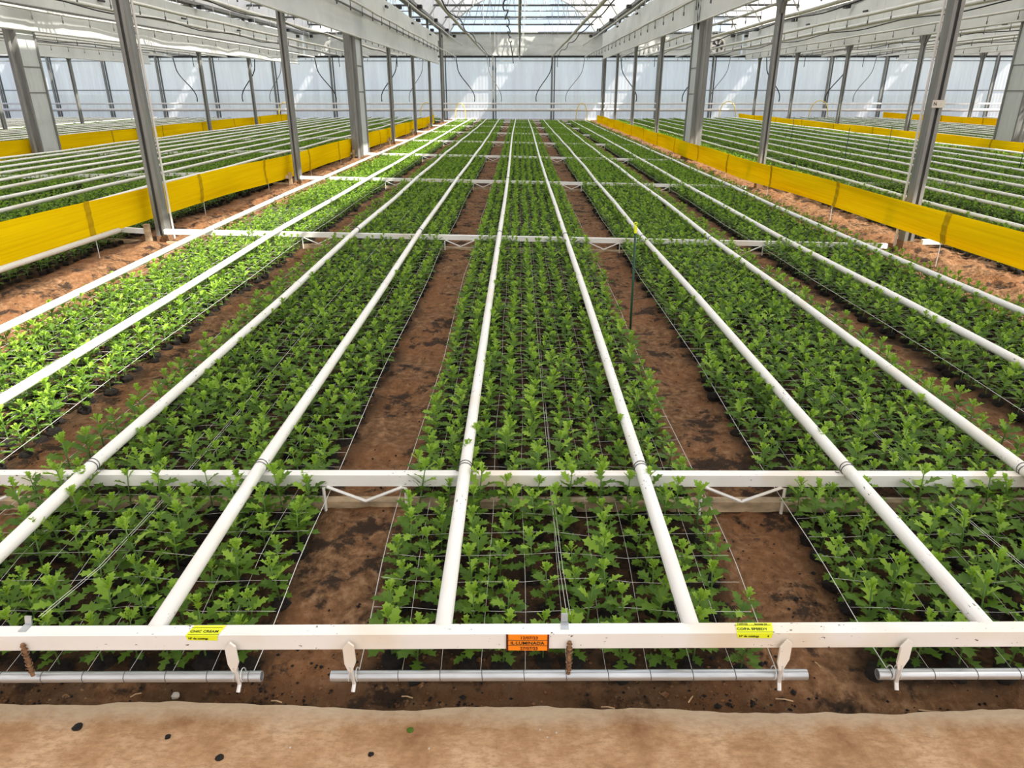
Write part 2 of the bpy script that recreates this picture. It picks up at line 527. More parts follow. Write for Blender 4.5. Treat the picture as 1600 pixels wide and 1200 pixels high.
# crumpled rolled-up curtain above the panels, one stretch per bay
bx = [-35, -27.3, -19.4, -11.75, -4.2, 4.6, 12.05, 19.9, 27.8, 35]
for a, b in zip(bx[:-1], bx[1:]):
    P = []; Fs = []
    kx = int((b - a) / 0.12); kz = 12
    for i in range(kx + 1):
        x = a + 0.05 + (b - a - 0.1) * i / kx
        for j in range(kz + 1):
            tz = j / kz
            y = WALL_Y - 0.14 + 0.07 * float(vnoise(x * 0.35 + tz * 1.2, tz * 3.0, 0.42, 8)) * (1.2 - tz) + 0.03 * float(vnoise(x, tz * 2, 0.2, 9))
            P.append((x, y, 3.47 + 1.08 * tz))
    for i in range(kx):
        for j in range(kz):
            q = i * (kz + 1) + j
            Fs.append((q, q + kz + 1, q + kz + 2, q + 1))
    MB().raw(P, Fs).build('curtain', 'back_curtain', wall, True)
    MB().tube([(a + .1, WALL_Y - 0.16, 4.58), (b - .1, WALL_Y - 0.16, 4.58)], 0.06, 8).build('curtain_tube', 'post_steel', wall)

# ---------------- roof film, one arch per bay, with an open strip near each ridge
GUT = 4.55; RISE = 2.0
def arch_z(t):                                          # t -1..1 across the bay
    return GUT + RISE * (1 - abs(t) ** 2.0) ** 0.75
VENT = {}
def roof(bi, xa, xb, va, vb):
    xs = sorted(set([xa, xb, va, vb] + list(np.linspace(xa, va, 10)) + list(np.linspace(vb, xb, 8))))
    P = []; Fs = []
    yy = np.linspace(-20, WALL_Y, 12)
    c = (xa + xb) / 2; h = (xb - xa) / 2
    for x in xs:
        for y in yy:
            P.append((x, y, arch_z(min(1, abs(x - c) / h))))
    for i in range(len(xs) - 1):
        if xs[i] >= va - 1e-6 and xs[i + 1] <= vb + 1e-6:
            continue
        for j in range(len(yy) - 1):
            q = i * len(yy) + j
            Fs.append((q, q + len(yy), q + len(yy) + 1, q + 1))
    o = MB().raw(P, Fs).build('ceiling', 'roof_film', None, True)
    tag(o, 'whitish film roof arching over the ' + BAYN[bi], kind='structure')
    for x in list(np.linspace(xa + 0.8, va - 0.05, 3)) + list(np.linspace(vb + 0.05, xb - 0.8, 3)):
        z = arch_z(abs(x - c) / h) - 0.05
        MB().tube([(x, -20, z), (x, WALL_Y, z)], 0.02, 6).build('purlin', 'truss_white', o)
lims = {0: (BOUND[-1], BOUND[1]), -1: (BOUND[-2], BOUND[-1]), 1: (BOUND[1], BOUND[2]), -2: (BOUND[-3], BOUND[-2]), 2: (BOUND[2], BOUND[3]),
        -3: (BOUND[-4], BOUND[-3]), 3: (BOUND[3], BOUND[4])}
SLOPE = SUN.x / -SUN.z                                   # shift per metre of height, towards -x
def vent_for(xfa, xfb, z=6.45):
    return xfa - SLOPE * z, xfb - SLOPE * z
v0 = vent_for(-4.02, -2.60)
v1 = vent_for(3.62, 4.75)
roof(0, *lims[0], *v0)
roof(1, *lims[1], max(v1[0], lims[1][0] + 0.5), v1[1])
for bi in (-1, -2, 2, -3, 3):
    c = sum(lims[bi]) / 2
    roof(bi, *lims[bi], c - (1.3 if bi == -1 else 0.1), c + (-0.85 if bi == -1 else 0.35))

for nm, P_ in (('wall_front', [(-28, -20, 0), (28, -20, 0), (28, -20, 4.6), (-28, -20, 4.6)]),
               ('wall_left', [(-28, -20, 0), (-28, WALL_Y, 0), (-28, WALL_Y, 4.6), (-28, -20, 4.6)]),
               ('wall_right', [(28.6, -20, 0), (28.6, WALL_Y, 0), (28.6, WALL_Y, 4.6), (28.6, -20, 4.6)])):
    if nm != 'wall_front':
        P_ = [P_[0], (P_[1][0], 12, 0), (P_[1][0], 12, 4.6), P_[3]]
    o = MB().raw(P_, [(0, 1, 2, 3)]).build(nm, 'polycarbonate')
    tag(o, 'translucent outer wall of the greenhouse', kind='structure')

# ================================================================ POSTS AND COLUMNS
ROWS = [7.58 + 5 * i for i in range(7)]
def post(b, k, y):
    x = BOUND[b]
    z0 = float(ground(x, y)) - 0.08
    s = 1 if b > 0 else -1
    side = {1: 'right edge of the central bay', -1: 'left edge of the central bay', 2: 'far edge of the right bay',
            -2: 'far edge of the left bay', 3: 'second bay line to the right', -3: 'second bay line to the left',
            4: 'third bay line to the right', -4: 'third bay line to the left'}[b]
    big = (k == 2)
    if big:
        t = thing('main_column', (x, y, z0), 'broad pale steel column on the ' + side, 'column', 'broad main columns')
        mb = MB(); w, d = 0.20, 0.66
        # web with two flanges: a wide rolled section
        mb.box((x, y + 0.25, z0 + 2.2), (w, d, 4.4))
        mb.build('shaft', 'column_steel', t)
        for dy in (-0.08 - 0.02, 0.58 + 0.02):
            MB().box((x, y + dy, z0 + 2.2), (w + 0.06, 0.05, 4.4)).build('flange', 'post_steel', t)
        MB().box((x, y + 0.25, z0 + 0.06), (w + 0.10, d + 0.16, 0.16)).build('foot', 'rust', t)
        for zz in (1.55, 2.10):
            MB().box((x, y + 0.25, z0 + zz), (w + 0.025, d + 0.02, 0.025)).build('joint_band', 'post_steel', t)
        if b == 1:
            P = [(x - 0.14, y - 0.06 - 0.05 * math.sin(math.pi * i / 12) + 0.30 * i / 12, 4.3 - 1.35 * math.sin(math.pi * i / 12) ** 0.35) for i in range(13)]
            MB().tube(P, 0.014, 6).build('cable_loop', 'black_rubber', t, True)
        MB().tube([(x - s * 0.03, y - 0.22, z0), (x - s * 0.03, y - 0.22, z0 + 4.38)], 0.035, 8).build('drain_pipe', 'post_steel', t)
    else:
        nth = ORD[k if k < 2 else k]
        t = thing('galvanized_post', (x, y, z0), 'grey post on the %s, %s from the camera' % (side, nth), 'post',
                  'galvanized bay posts')
        mb = MB()
        # C-channel: back plate, two flanges, two lips
        mb.box((x, y + 0.06, z0 + 2.2), (0.10, 0.012, 4.4))
        for e in (-1, 1):
            mb.box((x + e * 0.046, y, z0 + 2.2), (0.010, 0.13, 4.4))
        mb.box((x + 0.033, y - 0.06, z0 + 2.2), (0.034, 0.012, 4.4))
        mb.box((x - 0.033, y - 0.06, z0 + 2.2), (0.034, 0.012, 4.4))
        mb.box((x, y - 0.01, z0 + 2.2), (0.084, 0.02, 4.4))
        mb.build('shaft', 'post_steel', t)
        MB().box((x, y, z0 + 0.07), (0.108, 0.138, 0.14)).build('foot', 'rust', t)
        for e in (-1, 1):
            MB().beam((x, y + e * 0.06, z0 + 2.75), (x, y + e * 0.75, z0 + 3.75), 0.05, 0.05).build('knee_brace', 'post_steel', t)
        if k == 0 and b in (1, -1):
            if b == 1:
                tg = MB().box((x, y - 0.0725, 1.56), (0.125, 0.006, 0.07)).build('tag_strip', 'paper', t)
                TEXTS.append(('N', (x - 0.052, y - 0.077, 1.545), 0.045, (R(90), 0, 0), tg, 'ink'))
            MB().tube([(x - s * 0.055, y + 0.10, z0), (x - s * 0.055, y + 0.10, z0 + 4.38)], 0.012, 6).build('cable', 'wall_pipe', t)
    return t
TEXTS = []
for b in (-1, 1, -2, 2, -3, 3, -4, 4):
    for k, y in enumerate(ROWS):
        p = project(BOUND[b], y, 0.5); q = project(BOUND[b], y, 2.5)
        if any(r and -160 < r[0] < 1760 for r in (p, q)):
            post(b, k, y)

# ================================================================ CROSS RAILS
def vbrace(xa, xb, y, zt):
    mb = MB()
    za, zb = zt - 0.055, zt - 0.12
    c = (xa + xb) / 2
    mb.tube([(xa, y - .012, zt - 0.19), (xa, y - .012, za), (xa + 0.015, y - .012, za + 0.004), (c, y - .012, zb + 0.004)], 0.0065, 6)
    mb.tube([(xb, y - .012, zt - 0.19), (xb, y - .012, za), (xb - 0.015, y - .012, za + 0.004), (c, y - .012, zb + 0.004)], 0.0065, 6)
    return mb
def cross_rail(bi, k, y):
    if bi == 0:
        xa, xb = BOUND[-1] + 0.06, BOUND[1] - 0.24
    elif bi < 0:
        xa, xb = BOUND[bi - 1] + 0.2, BOUND[bi] - 0.12
    else:
        xa, xb = BOUND[bi] + 0.12, BOUND[bi + 1] - 0.3
    lab = 'white square rail across the %s, %s row from the walkway' % (BAYN[bi], ORD[k + 1])
    t = thing('cross_rail', ((xa + xb) / 2, y, 0.1), lab, 'rail', 'cross rails under the pipes')
    segs = 8
    pts = np.linspace(xa, xb, segs + 1)
    up = MB(); lo = MB()
    for a, b in zip(pts[:-1], pts[1:]):
        za, zb = railz(a, y), railz(b, y)
        if k == 0:
            za += 0.004 * a; zb += 0.004 * b
        up.beam((a, y, za - 0.025), (b, y, zb - 0.025), 0.042, 0.05)
        lo.beam((a, y + 0.01, za - 0.152), (b, y + 0.01, zb - 0.152), 0.042, 0.046)
    up.build('top_rail', 'white_rail', t)
    lo.build('bottom_rail', 'muddy_rail', t)
    bc = BAYS[bi]
    cs = sorted(bc)
    for a, b in zip(cs[:-1], cs[1:]):
        m_ = (a + b) / 2
        if k < 4 or bi == 0:
            z = railz(m_, y) + (0.004 * m_ if k == 0 else 0)
            vbrace(m_ - 0.165, m_ + 0.165, y - 0.014, z).build('brace', 'white_rail', t)
    if bi == -1:
        MB().beam((xb + 0.03, y - 0.06, railz(xb, y) - 0.28), (xb + 0.03, y - 0.06, railz(xb, y) + 0.06), 0.05, 0.05).build('end_post', 'rust' if False else 'muddy_rail', t)
    return t
for bi in (0, -1, 1, -2, 2):
    for k, y in enumerate(BEAM_Y):
        if bi != 0 and y < 7: continue
        if abs(bi) == 2 and y < 17: continue
        cross_rail(bi, k, y)

# ---------------- the front rail with stickers, brackets and bolts
FY = 1.565
def fz(x): return 0.285 + 0.014 * x                       # its top
front = thing('cross_rail', (0, FY, 0.25), 'nearest white square rail, along the walkway, carrying the printed stickers', 'rail', 'cross rails under the pipes')
mb = MB()
pts = np.linspace(-4.1, 4.1, 13)
for a, b in zip(pts[:-1], pts[1:]):
    mb.beam((a, FY, fz(a) - 0.0255), (b, FY, fz(b) - 0.0255), 0.042, 0.051)
mb.build('top_rail', 'white_rail', front)
FF = FY - 0.021
def bracket(x):
    z = fz(x)
    yw = R(-10 if x < 0.3 else 10)
    c, s = math.cos(yw), math.sin(yw)
    prof = [(-0.016, -0.036), (0.002, -0.012), (0.017, -0.024), (0.018, -0.082), (0.004, -0.118), (-0.007, -0.118), (-0.016, -0.092)]
    P = []
    for th in (-0.003, 0.003):
        for u, w in prof:
            P.append((x + c * u - s * th, FF - 0.013 + s * u + c * th, z + w))
    k = len(prof)
    Fs = [tuple(range(k)), tuple(range(k, 2 * k))[::-1]] + [((i + 1) % k, i, i + k, (i + 1) % k + k) for i in range(k)]
    MB().raw(P, Fs).build('bracket', 'white_rail', front)
    hk = MB()
    hk.tube([(x, FF - 0.012, z - 0.10), (x + 0.004, FF - 0.006, z - 0.17), (x + 0.002, FF - 0.02, z - 0.188)], 0.006, 6)
    hk.ring((x + 0.012, FF + 0.008, z - 0.15), (1, 0, 0.1), 0.019, 0.0016)
    hk.ring((x - 0.010, FF + 0.008, z - 0.15), (1, 0, -0.15), 0.019, 0.0016)
    hk.build('hook', 'wire', front)
for x in (-0.80, -0.47, 0.74, 1.07):
    bracket(x)
for x in (0.145, -1.385):
    z = fz(x)
    bm_ = MB()
    bm_.tube([(x, FF - 0.008, z - 0.02), (x, FF - 0.008, z - 0.135)], 0.0055, 8)
    for j in range(8):
        bm_.ring((x, FF - 0.008, z - 0.028 - 0.013 * j), (0.1, 0, 1), 0.0065 + 0.0010 * (j % 3), 0.0018, 10, 4)
    bm_.build('threaded_bolt', 'rust', front)
    cl = MB().box((x - 0.012, FY + 0.03, z + 0.012), (0.019, 0.005, 0.026), 0, 0, R(-15))
    cl.box((x - 0.012, FY + 0.01, z + 0.0015), (0.022, 0.028, 0.003))
    cl.build('wire_clip', 'galvanized', front)

def sticker(x0, x1, w, rows_top, col, name_mat):
    """yellow sticker wrapped over the top face and the upper front face"""
    za, zb = fz(x0), fz(x1)
    e = 0.0012
    P = [(x0 + 0.008, FY + 0.019, za + e), (x1 + 0.010, FY + 0.019, zb + e), (x1, FF - e, zb + e), (x0, FF - e, za + e),
         (x1 - 0.003, FF - e, zb - 0.017), (x0 + 0.004, FF - e, za - 0.015)]
    s = MB().raw(P, [(3, 2, 1, 0), (5, 4, 2, 3)]).build('sticker', name_mat, front)
    return s
def line_on(sk, pts, r=0.0008):
    MB().tube(pts, r, 4).build('printed_line', 'ink', sk)
# left yellow sticker
s1 = sticker(-0.925, -0.835, 0.09, None, None, 'sticker_yellow')
for yy in (FY + 0.009, FF + 0.003):
    line_on(s1, [(-0.92, yy, fz(-0.92) + 0.0015), (-0.832, yy, fz(-0.832) + 0.0015)])
TEXTS.append(('CHIC CREAM', (-0.918, FF + 0.010, fz(-0.88) + 0.0022), 0.0135, (0, 0, 0), s1, 'ink'))
TEXTS.append(('Nº de cuttings', (-0.918, FF - 0.0022, fz(-0.88) - 0.012), 0.0095, (R(90), 0, 0), s1, 'ink'))
s1['label'] = 'yellow sticker lettered CHIC CREAM'
# right yellow sticker
s2 = sticker(0.605, 0.705, 0.1, None, None, 'sticker_yellow')
for yy in (FY + 0.009, FF + 0.003):
    line_on(s2, [(0.607, yy, fz(0.607) + 0.0015), (0.708, yy, fz(0.708) + 0.0015)])
TEXTS.append(('12/07/23', (0.615, FY + 0.0105, fz(0.65) + 0.0024), 0.0085, (0, 0, 0), s2, 'ink'))
TEXTS.append(('Surtida 24', (0.664, FY + 0.0105, fz(0.65) + 0.0024), 0.0085, (0, 0, 0), s2, 'ink'))
TEXTS.append(('COPA SPEEDY', (0.609, FF + 0.010, fz(0.65) + 0.0024), 0.0135, (0, 0, 0), s2, 'ink'))
TEXTS.append(('Nº de cuttings', (0.612, FF - 0.0022, fz(0.65) - 0.012), 0.0095, (R(90), 0, 0), s2, 'ink'))
TEXTS.append(('4', (0.690, FF - 0.0022, fz(0.69) - 0.012), 0.0095, (R(90), 0, 0), s2, 'ink'))
s2['label'] = 'yellow sticker lettered COPA SPEEDY'
# orange sticker on the front face
xo0, xo1 = -0.030, 0.088
zt, zb_ = fz(0.03) - 0.001, fz(0.03) - 0.056
s3 = MB().box(((xo0 + xo1) / 2, FF - 0.0012, (zt + zb_) / 2), (xo1 - xo0, 0.002, zt - zb_)).build('sticker', 'sticker_orange', front)
s3['label'] = 'orange sticker lettered IL·LUMINADA'
MB().box((xo0 + 0.002, FF - 0.0018, (zt + zb_) / 2), (0.006, 0.002, zt - zb_ + 0.002)).build('sticker_edge', 'maroon', s3)
MB().box((xo1 - 0.002, FF - 0.0018, (zt + zb_) / 2), (0.005, 0.002, zt - zb_ + 0.002)).build('sticker_edge', 'maroon', s3)
for q in (0.33, 0.67):
    z = zb_ + (zt - zb_) * q
    line_on(s3, [(xo0, FF - 0.0028, z), (xo1, FF - 0.0028, z)], 0.0007)
TEXTS.append(('12/07/23', (0.008, FF - 0.003, zt - 0.0145), 0.014, (R(90), 0, 0), s3, 'maroon'))
TEXTS.append(('IL·LUMINADA', (-0.019, FF - 0.003, zt - 0.0335), 0.0155, (R(90), 0, 0), s3, 'ink'))
TEXTS.append(('27/07/23', (0.008, FF - 0.003, zt - 0.0515), 0.014, (R(90), 0, 0), s3, 'maroon'))

for txt, loc, size, rot, par, mt in TEXTS:
    cu = bpy.data.curves.new('lettering', 'FONT')
    cu.body = txt; cu.size = size; cu.extrude = 0.0002
    cu.resolution_u = 2; cu.offset = size * 0.018
    tmp = bpy.data.objects.new('lettering_source', cu)
    COL.objects.link(tmp)
    dg = bpy.context.evaluated_depsgraph_get()
    me = bpy.data.meshes.new_from_object(tmp.evaluated_get(dg))
    bpy.data.objects.remove(tmp)
    me.name = 'lettering'
    me.materials.clear(); me.materials.append(M[mt])
    me.transform(Matrix.Translation(loc) @ Euler(rot).to_matrix().to_4x4())
    o = bpy.data.objects.new('lettering', me); COL.objects.link(o)
    o.parent = par
    root = par
    o.matrix_parent_inverse = (par.parent.matrix_basis if par.parent else par.matrix_basis).inverted() if False else Matrix.Identity(4)
    # parents of lettering carry their shape in world coordinates through their own parent inverse
    par.matrix_parent_inverse = par.matrix_parent_inverse

# ---------------- galvanized net tubes hung under the front rail
def net_tube(xa, xb, ringx, lab):
    za = lambda x: fz(x) - 0.157
    t = thing('net_tube', ((xa + xb) / 2, FF + 0.008, za(0)), lab, 'tube', 'galvanized tubes holding the nets')
    mb = MB()
    # hollow end
    n_ = 14
    mb.tube([(xa, FF + 0.008, za(xa)), (xb, FF + 0.008, za(xb))], 0.0155, n_, 0, False)
    mb.tube([(xb, FF + 0.008, za(xb)), (xa, FF + 0.008, za(xa))], 0.0125, n_, 0, False)
    for xe in (xa, xb):
        P = []
        for i in range(n_):
            a = 2 * math.pi * i / n_
            for r_ in (0.0125, 0.0155):
                P.append((xe, FF + 0.008 + r_ * math.cos(a), za(xe) + r_ * math.sin(a)))
        mb.raw(P, [(2 * i, 2 * i + 1, (2 * i + 3) % (2 * n_), (2 * i + 2) % (2 * n_)) for i in range(n_)])
    mb.build('tube', 'galvanized', t, True)
    for x in ringx:
        MB().ring((x, FF + 0.008, za(x)), (1, 0.05, 0.08), 0.0162, 0.0011, 12, 4).build('wire_loop', 'dark_steel', t)
net_tube(-2.05, -0.735, [-1.97 + 0.12 * i for i in range(11)], 'galvanized tube slung under the front rail before the left bed')
net_tube(-0.535, 0.825, [-0.46 + 0.12 * i for i in range(11)], 'galvanized tube slung under the front rail before the middle bed')
net_tube(1.025, 2.35, [1.06 + 0.12 * i for i in range(11)], 'galvanized tube slung under the front rail before the right bed')

# ================================================================ LONG PIPES ABOVE THE BEDS
def long_pipe(x, bi, bed, side, y0, y1, near):
    lab = 'long white pipe, %s of two over the %s, %s' % (side, BEDN[bed], BAYN[bi])
    t = thing('long_pipe', (x, y0, 0.3), lab, 'pipe', 'long white pipes over the beds')
    ys = [y0] + [y for y in np.arange(math.ceil(y0 / 2.5) * 2.5, y1, 2.5)] + [y1]
    P = []
    for y in ys:
        sag = 0.010 * math.sin(y * 1.257 + x) * (0 if y < 3 else 1)
        wob = 0.02 * math.sin(y * 0.21 + x * 3.1) * min(1, max(0, (y - 3) / 8))
        z = railz(x, y) + 0.025 + sag + (0 if bi == 0 else (0.03 if bi < 0 else 0.06))
        if near and y <= y0 + 0.01:
            z = fz(x) - 0.012
        P.append((x + wob, y, z))
    MB().tube(P, 0.0245, 12 if near else 8).build('pipe', 'white_pipe', t, True)
    if near:
        for y in (2.49, 7.49, 12.49):
            px_, z = (float(np.interp(y, [p[1] for p in P], [p[j] for p in P])) for j in (0, 2))
            w = MB()
            w.ring((px_, y - 0.015, z), (0, 1, 0.12), 0.0262, 0.0018, 16, 5)
            w.ring((px_, y + 0.000, z), (0, 1, -0.12), 0.0262, 0.0018, 16, 5)
            w.ring((px_ - 0.032, y, z - 0.021), (0.2, 0.3, 1), 0.008, 0.0016, 8, 4)
            w.ring((px_ + 0.034, y - 0.004, z - 0.021), (-0.2, 0.2, 1), 0.008, 0.0016, 8, 4)
            w.build('tie_wire', 'dark_steel', t)
        for y in (5.0 + 0.3 * (bed % 3), 10.1, 15.2):
            pa, pb = [tuple(np.interp(yq, [p[1] for p in P], [p[j] for p in P]) for j in (0, 1, 2)) for yq in (y - 0.03, y + 0.03)]
            MB().tube([pa, pb], 0.0262, 12).build('coupling', 'white_pipe', t, True)
    return t
for bed, pr in enumerate(PIPES0):
    for s_, x in zip(('left', 'right'), pr):
        long_pipe(x, 0, bed, s_, FY + 0.018, 40.6, True)
for bi in (-1, 1, -2, 2, -3, 3):
    order = sorted(BAYS[bi])
    for bed, c in enumerate(order):
        for s_, dx in (('left', -0.35), ('right', 0.35)):
            x = c + dx
            y0 = max(4.0, abs(x) / 0.85 - 1.0)
            long_pipe(x, bi, bed, s_, y0, 40.6, False)

# ================================================================ FLOWER SUPPORT NETS
def netz(x, y):
    return float(tilt(x, y)) + 0.128 + 0.014 * x * max(0, 1 - (y - 1.55) / 0.5) + 0.052 * float(ss((y - 1.55) / 0.6)) if y < 2.6 else float(tilt(x, y)) + 0.18 + 0.02 * float(ss((y - 2.6) / 3))
for bed, c in enumerate(BAYS[0]):
    xs_ = [c - 0.6 + 0.12 * i for i in range(11)]
    t = thing('support_net', (c, 1.6, 0.12), 'thin wire plant support net stretched over the ' + BEDN[bed] + ' of the central bay', 'net', 'plant support nets')
    mb = MB()
    for i, x in enumerate(xs_):
        if i in (0, 10): continue
        P = []
        for y in list(np.arange(1.555, 3.2, 0.12)) + list(np.arange(3.5, 12.1, 0.6)):
            P.append((x + 0.006 * math.sin(y * 4 + i * 1.7), y, netz(x, y) + 0.006 * math.sin(y * 2.3 + i)))
        mb.tube(P, 0.00065, 3, 0, False)
    for j, y in enumerate(np.arange(1.68, 9.5, 0.125)):
        P = []
        for i in range(0, 11):
            x = xs_[i]
            P.append((x, y + 0.012 * math.sin(i * 1.1 + j * 0.9), netz(x, y) + 0.005 * math.sin(i * 2.1 + j)))
        mb.tube(P, 0.00065, 3, 0, False)
    mb.build('mesh_wires', 'string', t)
    for i in (0, 10):
        x = xs_[i] + (0.0 if i else 0.0)
        P = [(x + 0.012 * math.sin(y * 1.9 + i), y, netz(x, y)) for y in list(np.arange(1.555, 4, 0.15)) + list(np.arange(4, 40.5, 1.0))]
        MB().tube(P, 0.0014, 4, 0, False).build('edge_wire', 'wire', t)
    if bed in (1, 2, 3):
        x = c + 0.0
        P = [(x, 1.60, fz(x) + 0.02), (x - 0.002, 1.9, 0.235)] + [(x - 0.004 * y, y, netz(x, y) + 0.03) for y in np.arange(2.4, 14, 0.8)]
        MB().tube(P, 0.0009, 4, 0, False).build('tension_wire', 'wire', t)
        P = [(p[0] + 0.010, p[1], p[2]) for p in P[:4]]
        MB().tube(P, 0.0008, 4, 0, False).build('tension_wire', 'wire', t)

# ================================================================ CHRYSANTHEMUM PLANTS
def leaf_mesh(seed, bend, cup):
    rg = random.Random(seed)
    # half outline of a lobed chrysanthemum leaf: (along, across)
    prof = [(0.0, 0.018), (0.20, 0.025), (0.27, 0.10), (0.34, 0.22), (0.42, 0.10), (0.49, 0.15), (0.61, 0.32), (0.66, 0.15),
            (0.74, 0.16), (0.85, 0.22), (0.88, 0.09), (1.0, 0.0)]
    mid = [0.0, 0.20, 0.27, 0.30, 0.40, 0.46, 0.52, 0.63, 0.70, 0.75, 0.85, 1.0]
    P = []; Fs = []
    def zb(t): return 0.20 * t - bend * t * t
    for i, (t, w) in enumerate(prof):
        m_ = mid[i]
        P.append((0, m_, zb(m_)))
        for s in (-1, 1):
            ww = w * (1 + 0.22 * (rg.random() - 0.5))
            tt = t + 0.02 * (rg.random() - 0.5) * (0 < i < 11)
            P.append((s * ww, tt, zb(tt) + cup * ww - 0.35 * ww * ww + 0.03 * (rg.random() - 0.5) * (i > 1)))
    for i in range(len(prof) - 1):
        a, b = i * 3, i * 3 + 3
        Fs.append((a, a + 2, b + 2, b)); Fs.append((a, b, b + 1, a + 1))
    return P, Fs
LEAF_G = [leaf_mesh(1, 0.35, 0.35), leaf_mesh(2, 0.55, 0.25), leaf_mesh(3, 0.20, 0.45)]
LEAF_ME = {}
for i, (P, Fs) in enumerate(LEAF_G):
    for mt in ('leaf', 'young_leaf'):
        LEAF_ME[(i, mt)] = MB().raw(P, Fs).mesh('leaf', mt, True)

def layout(seed):
    """stem points and leaf placements of one young plant, about 15 cm tall"""
    rg = random.Random(seed)
    H = 0.145 + 0.025 * rg.random()
    lean = Vector((rg.uniform(-.015, .015), rg.uniform(-.015, .015), 0))
    stem = [Vector((0, 0, 0.004)), lean * 0.4 + Vector((0, 0, 0.02 + H * 0.5)), lean + Vector((0, 0, 0.02 + H))]
    def sp(t):
        return stem[0].lerp(stem[1], t * 2) if t < .5 else stem[1].lerp(stem[2], t * 2 - 1)
    L = []
    nl = 17
    a = rg.random() * 6.28
    for i in range(nl):
        t = i / (nl - 1)
        a += R(137.5) + rg.uniform(-.2, .2)
        if i < 11:
            ln = (0.062 + 0.020 * math.sin(math.pi * min(1, t * 1.5))) * rg.uniform(0.88, 1.12)
            el = R(10 + 46 * t + rg.uniform(-12, 12))
            mt = 'leaf' if i < 8 else ('young_leaf' if rg.random() < 0.5 else 'leaf')
            h = 0.18 + 0.72 * t
        else:
            ln = (0.062 - 0.034 * (t - 0.62) / 0.38) * rg.uniform(0.9, 1.1)
            el = R(38 + 38 * (t - 0.62) / 0.38 + rg.uniform(-8, 8))
            mt = 'young_leaf'
            h = 0.80 + 0.22 * (t - 0.62) / 0.38
        p = sp(min(1, h))
        Mx = (Matrix.Translation(p) @ Matrix.Rotation(a, 4, 'Z') @ Matrix.Rotation(el, 4, 'X') @
              Matrix.Rotation(rg.uniform(-.25, .25), 4, 'Y') @ Matrix.Scale(ln, 4))
        L.append((rg.choice((0, 0, 1, 2)) if i < 11 else 2, mt, Mx))
    return stem, L
NVAR = 5
LAY = [layout(50 + i) for i in range(NVAR)]
def stem_mb(stem, mi=0):
    return MB().tube(stem, 0.003, 5, mi, True, [0.0034, 0.0028, 0.0018])
def plug_mb(seed, mi=0):
    rg = random.Random(seed)
    P = []; n_ = 8
    for z, r_ in ((-0.034, 0.030), (0.000, 0.037), (0.016, 0.026)):
        for k in range(n_):
            a = 2 * math.pi * k / n_ + 0.4
            rr = r_ * rg.uniform(0.85, 1.15)
            P.append((rr * math.cos(a), rr * math.sin(a), z + rg.uniform(-.003, .003)))
    P.append((0, 0, 0.020))
    Fs = []
    for j in range(2):
        for k in range(n_):
            Fs.append((j * n_ + k, j * n_ + (k + 1) % n_, (j + 1) * n_ + (k + 1) % n_, (j + 1) * n_ + k))
    for k in range(n_):
        Fs.append((2 * n_ + k, 2 * n_ + (k + 1) % n_, 3 * n_))
    return MB().raw(P, Fs, mi)
STEM_ME = [stem_mb(l[0]).mesh('stem', 'stem', True) for l in LAY]
PLUG_ME = [plug_mb(i).mesh('peat_plug', 'peat') for i in range(3)]
def joined(i):
    st, L = LAY[i]
    mb = stem_mb(st, 2)
    pl = plug_mb(i); mb.raw(pl.v, pl.f, 3)
    for g_, mt, Mx in L:
        P, Fs = LEAF_G[g_]
        mb.raw([Mx @ Vector(p) for p in P], Fs, 0 if mt == 'leaf' else 1)
    return mb.mesh('plant_shape', ['leaf', 'young_leaf', 'stem', 'peat'])
PROTO = [bpy.data.objects.new('plant_shape', joined(i)) for i in range(NVAR)]       # not linked: only a source of shape

pts_all = []
for bi, beds in BAYS.items():
    for bed, c in enumerate(sorted(beds)):
        y0 = 1.69 if bi == 0 else 3.5
        step = 0.122 if abs(bi) < 2 else 0.15
        rows = np.arange(y0, 40.3, step)
        for r_, y in enumerate(rows):
            if bi == 0 and any(abs(y - b) < 0.03 for b in BEAM_Y): continue
            for q in range(10):
                x = c - 0.54 + 0.12 * q + RNG.normal(0, 0.017)
                yy = y + RNG.normal(0, 0.014)
                pr = project(x, yy, 0.2)
                if pr is None or not (-110 < pr[0] < 1710 and pr[1] < 1300): continue
                if RNG.random() < 0.03 or (bi == 0 and bed == 0 and x < -3.30): continue
                inside = 0 < pr[0] < 1600 and pr[1] < 1110
                s = RNG.uniform(0.82, 1.12)
                if bi == 0 and bed == 2: s *= 0.97
                if bi != 0: s *= 0.80
                elif yy > 2.5: s *= 0.92 - 0.06 * min(1, (yy - 2.5) / 8)
                pts_all.append((pr[2] + (0 if (inside and bi == 0) else 100), x, yy, float(ground(x, yy)) + 0.012, s, RNG.uniform(0, 6.28),
                                RNG.integers(0, NVAR), bi, bed, r_, q))
pts_all.sort(key=lambda p: p[0])
NIND = 300
for i, (_, x, y, z, s, a, v, bi, bed, r_, q) in enumerate(pts_all[:NIND]):
    lab = 'leafy green young chrysanthemum, %s from the left in the %s row of the %s' % (ORD[q], ORD[r_], BEDN[bed].replace('inner left', 'left').replace('inner right', 'right'))
    t = thing('chrysanthemum_plant', (x, y, z), lab, 'plant', 'young chrysanthemums nearest the walkway')
    t.rotation_euler = (RNG.normal(0, 0.06), RNG.normal(0, 0.06), a)
    t.scale = (s, s, s * RNG.uniform(0.92, 1.12))
    st, L = LAY[v]
    I4 = Matrix.Identity(4)
    link_child('stem', STEM_ME[v], t, I4)
    link_child('peat_plug', PLUG_ME[i % 3], t, I4)
    for g_, mt, Mx in L:
        link_child('leaf', LEAF_ME[(g_, mt)], t, Mx)
rest = pts_all[NIND:]
me = bpy.data.meshes.new('chrysanthemum_crop')
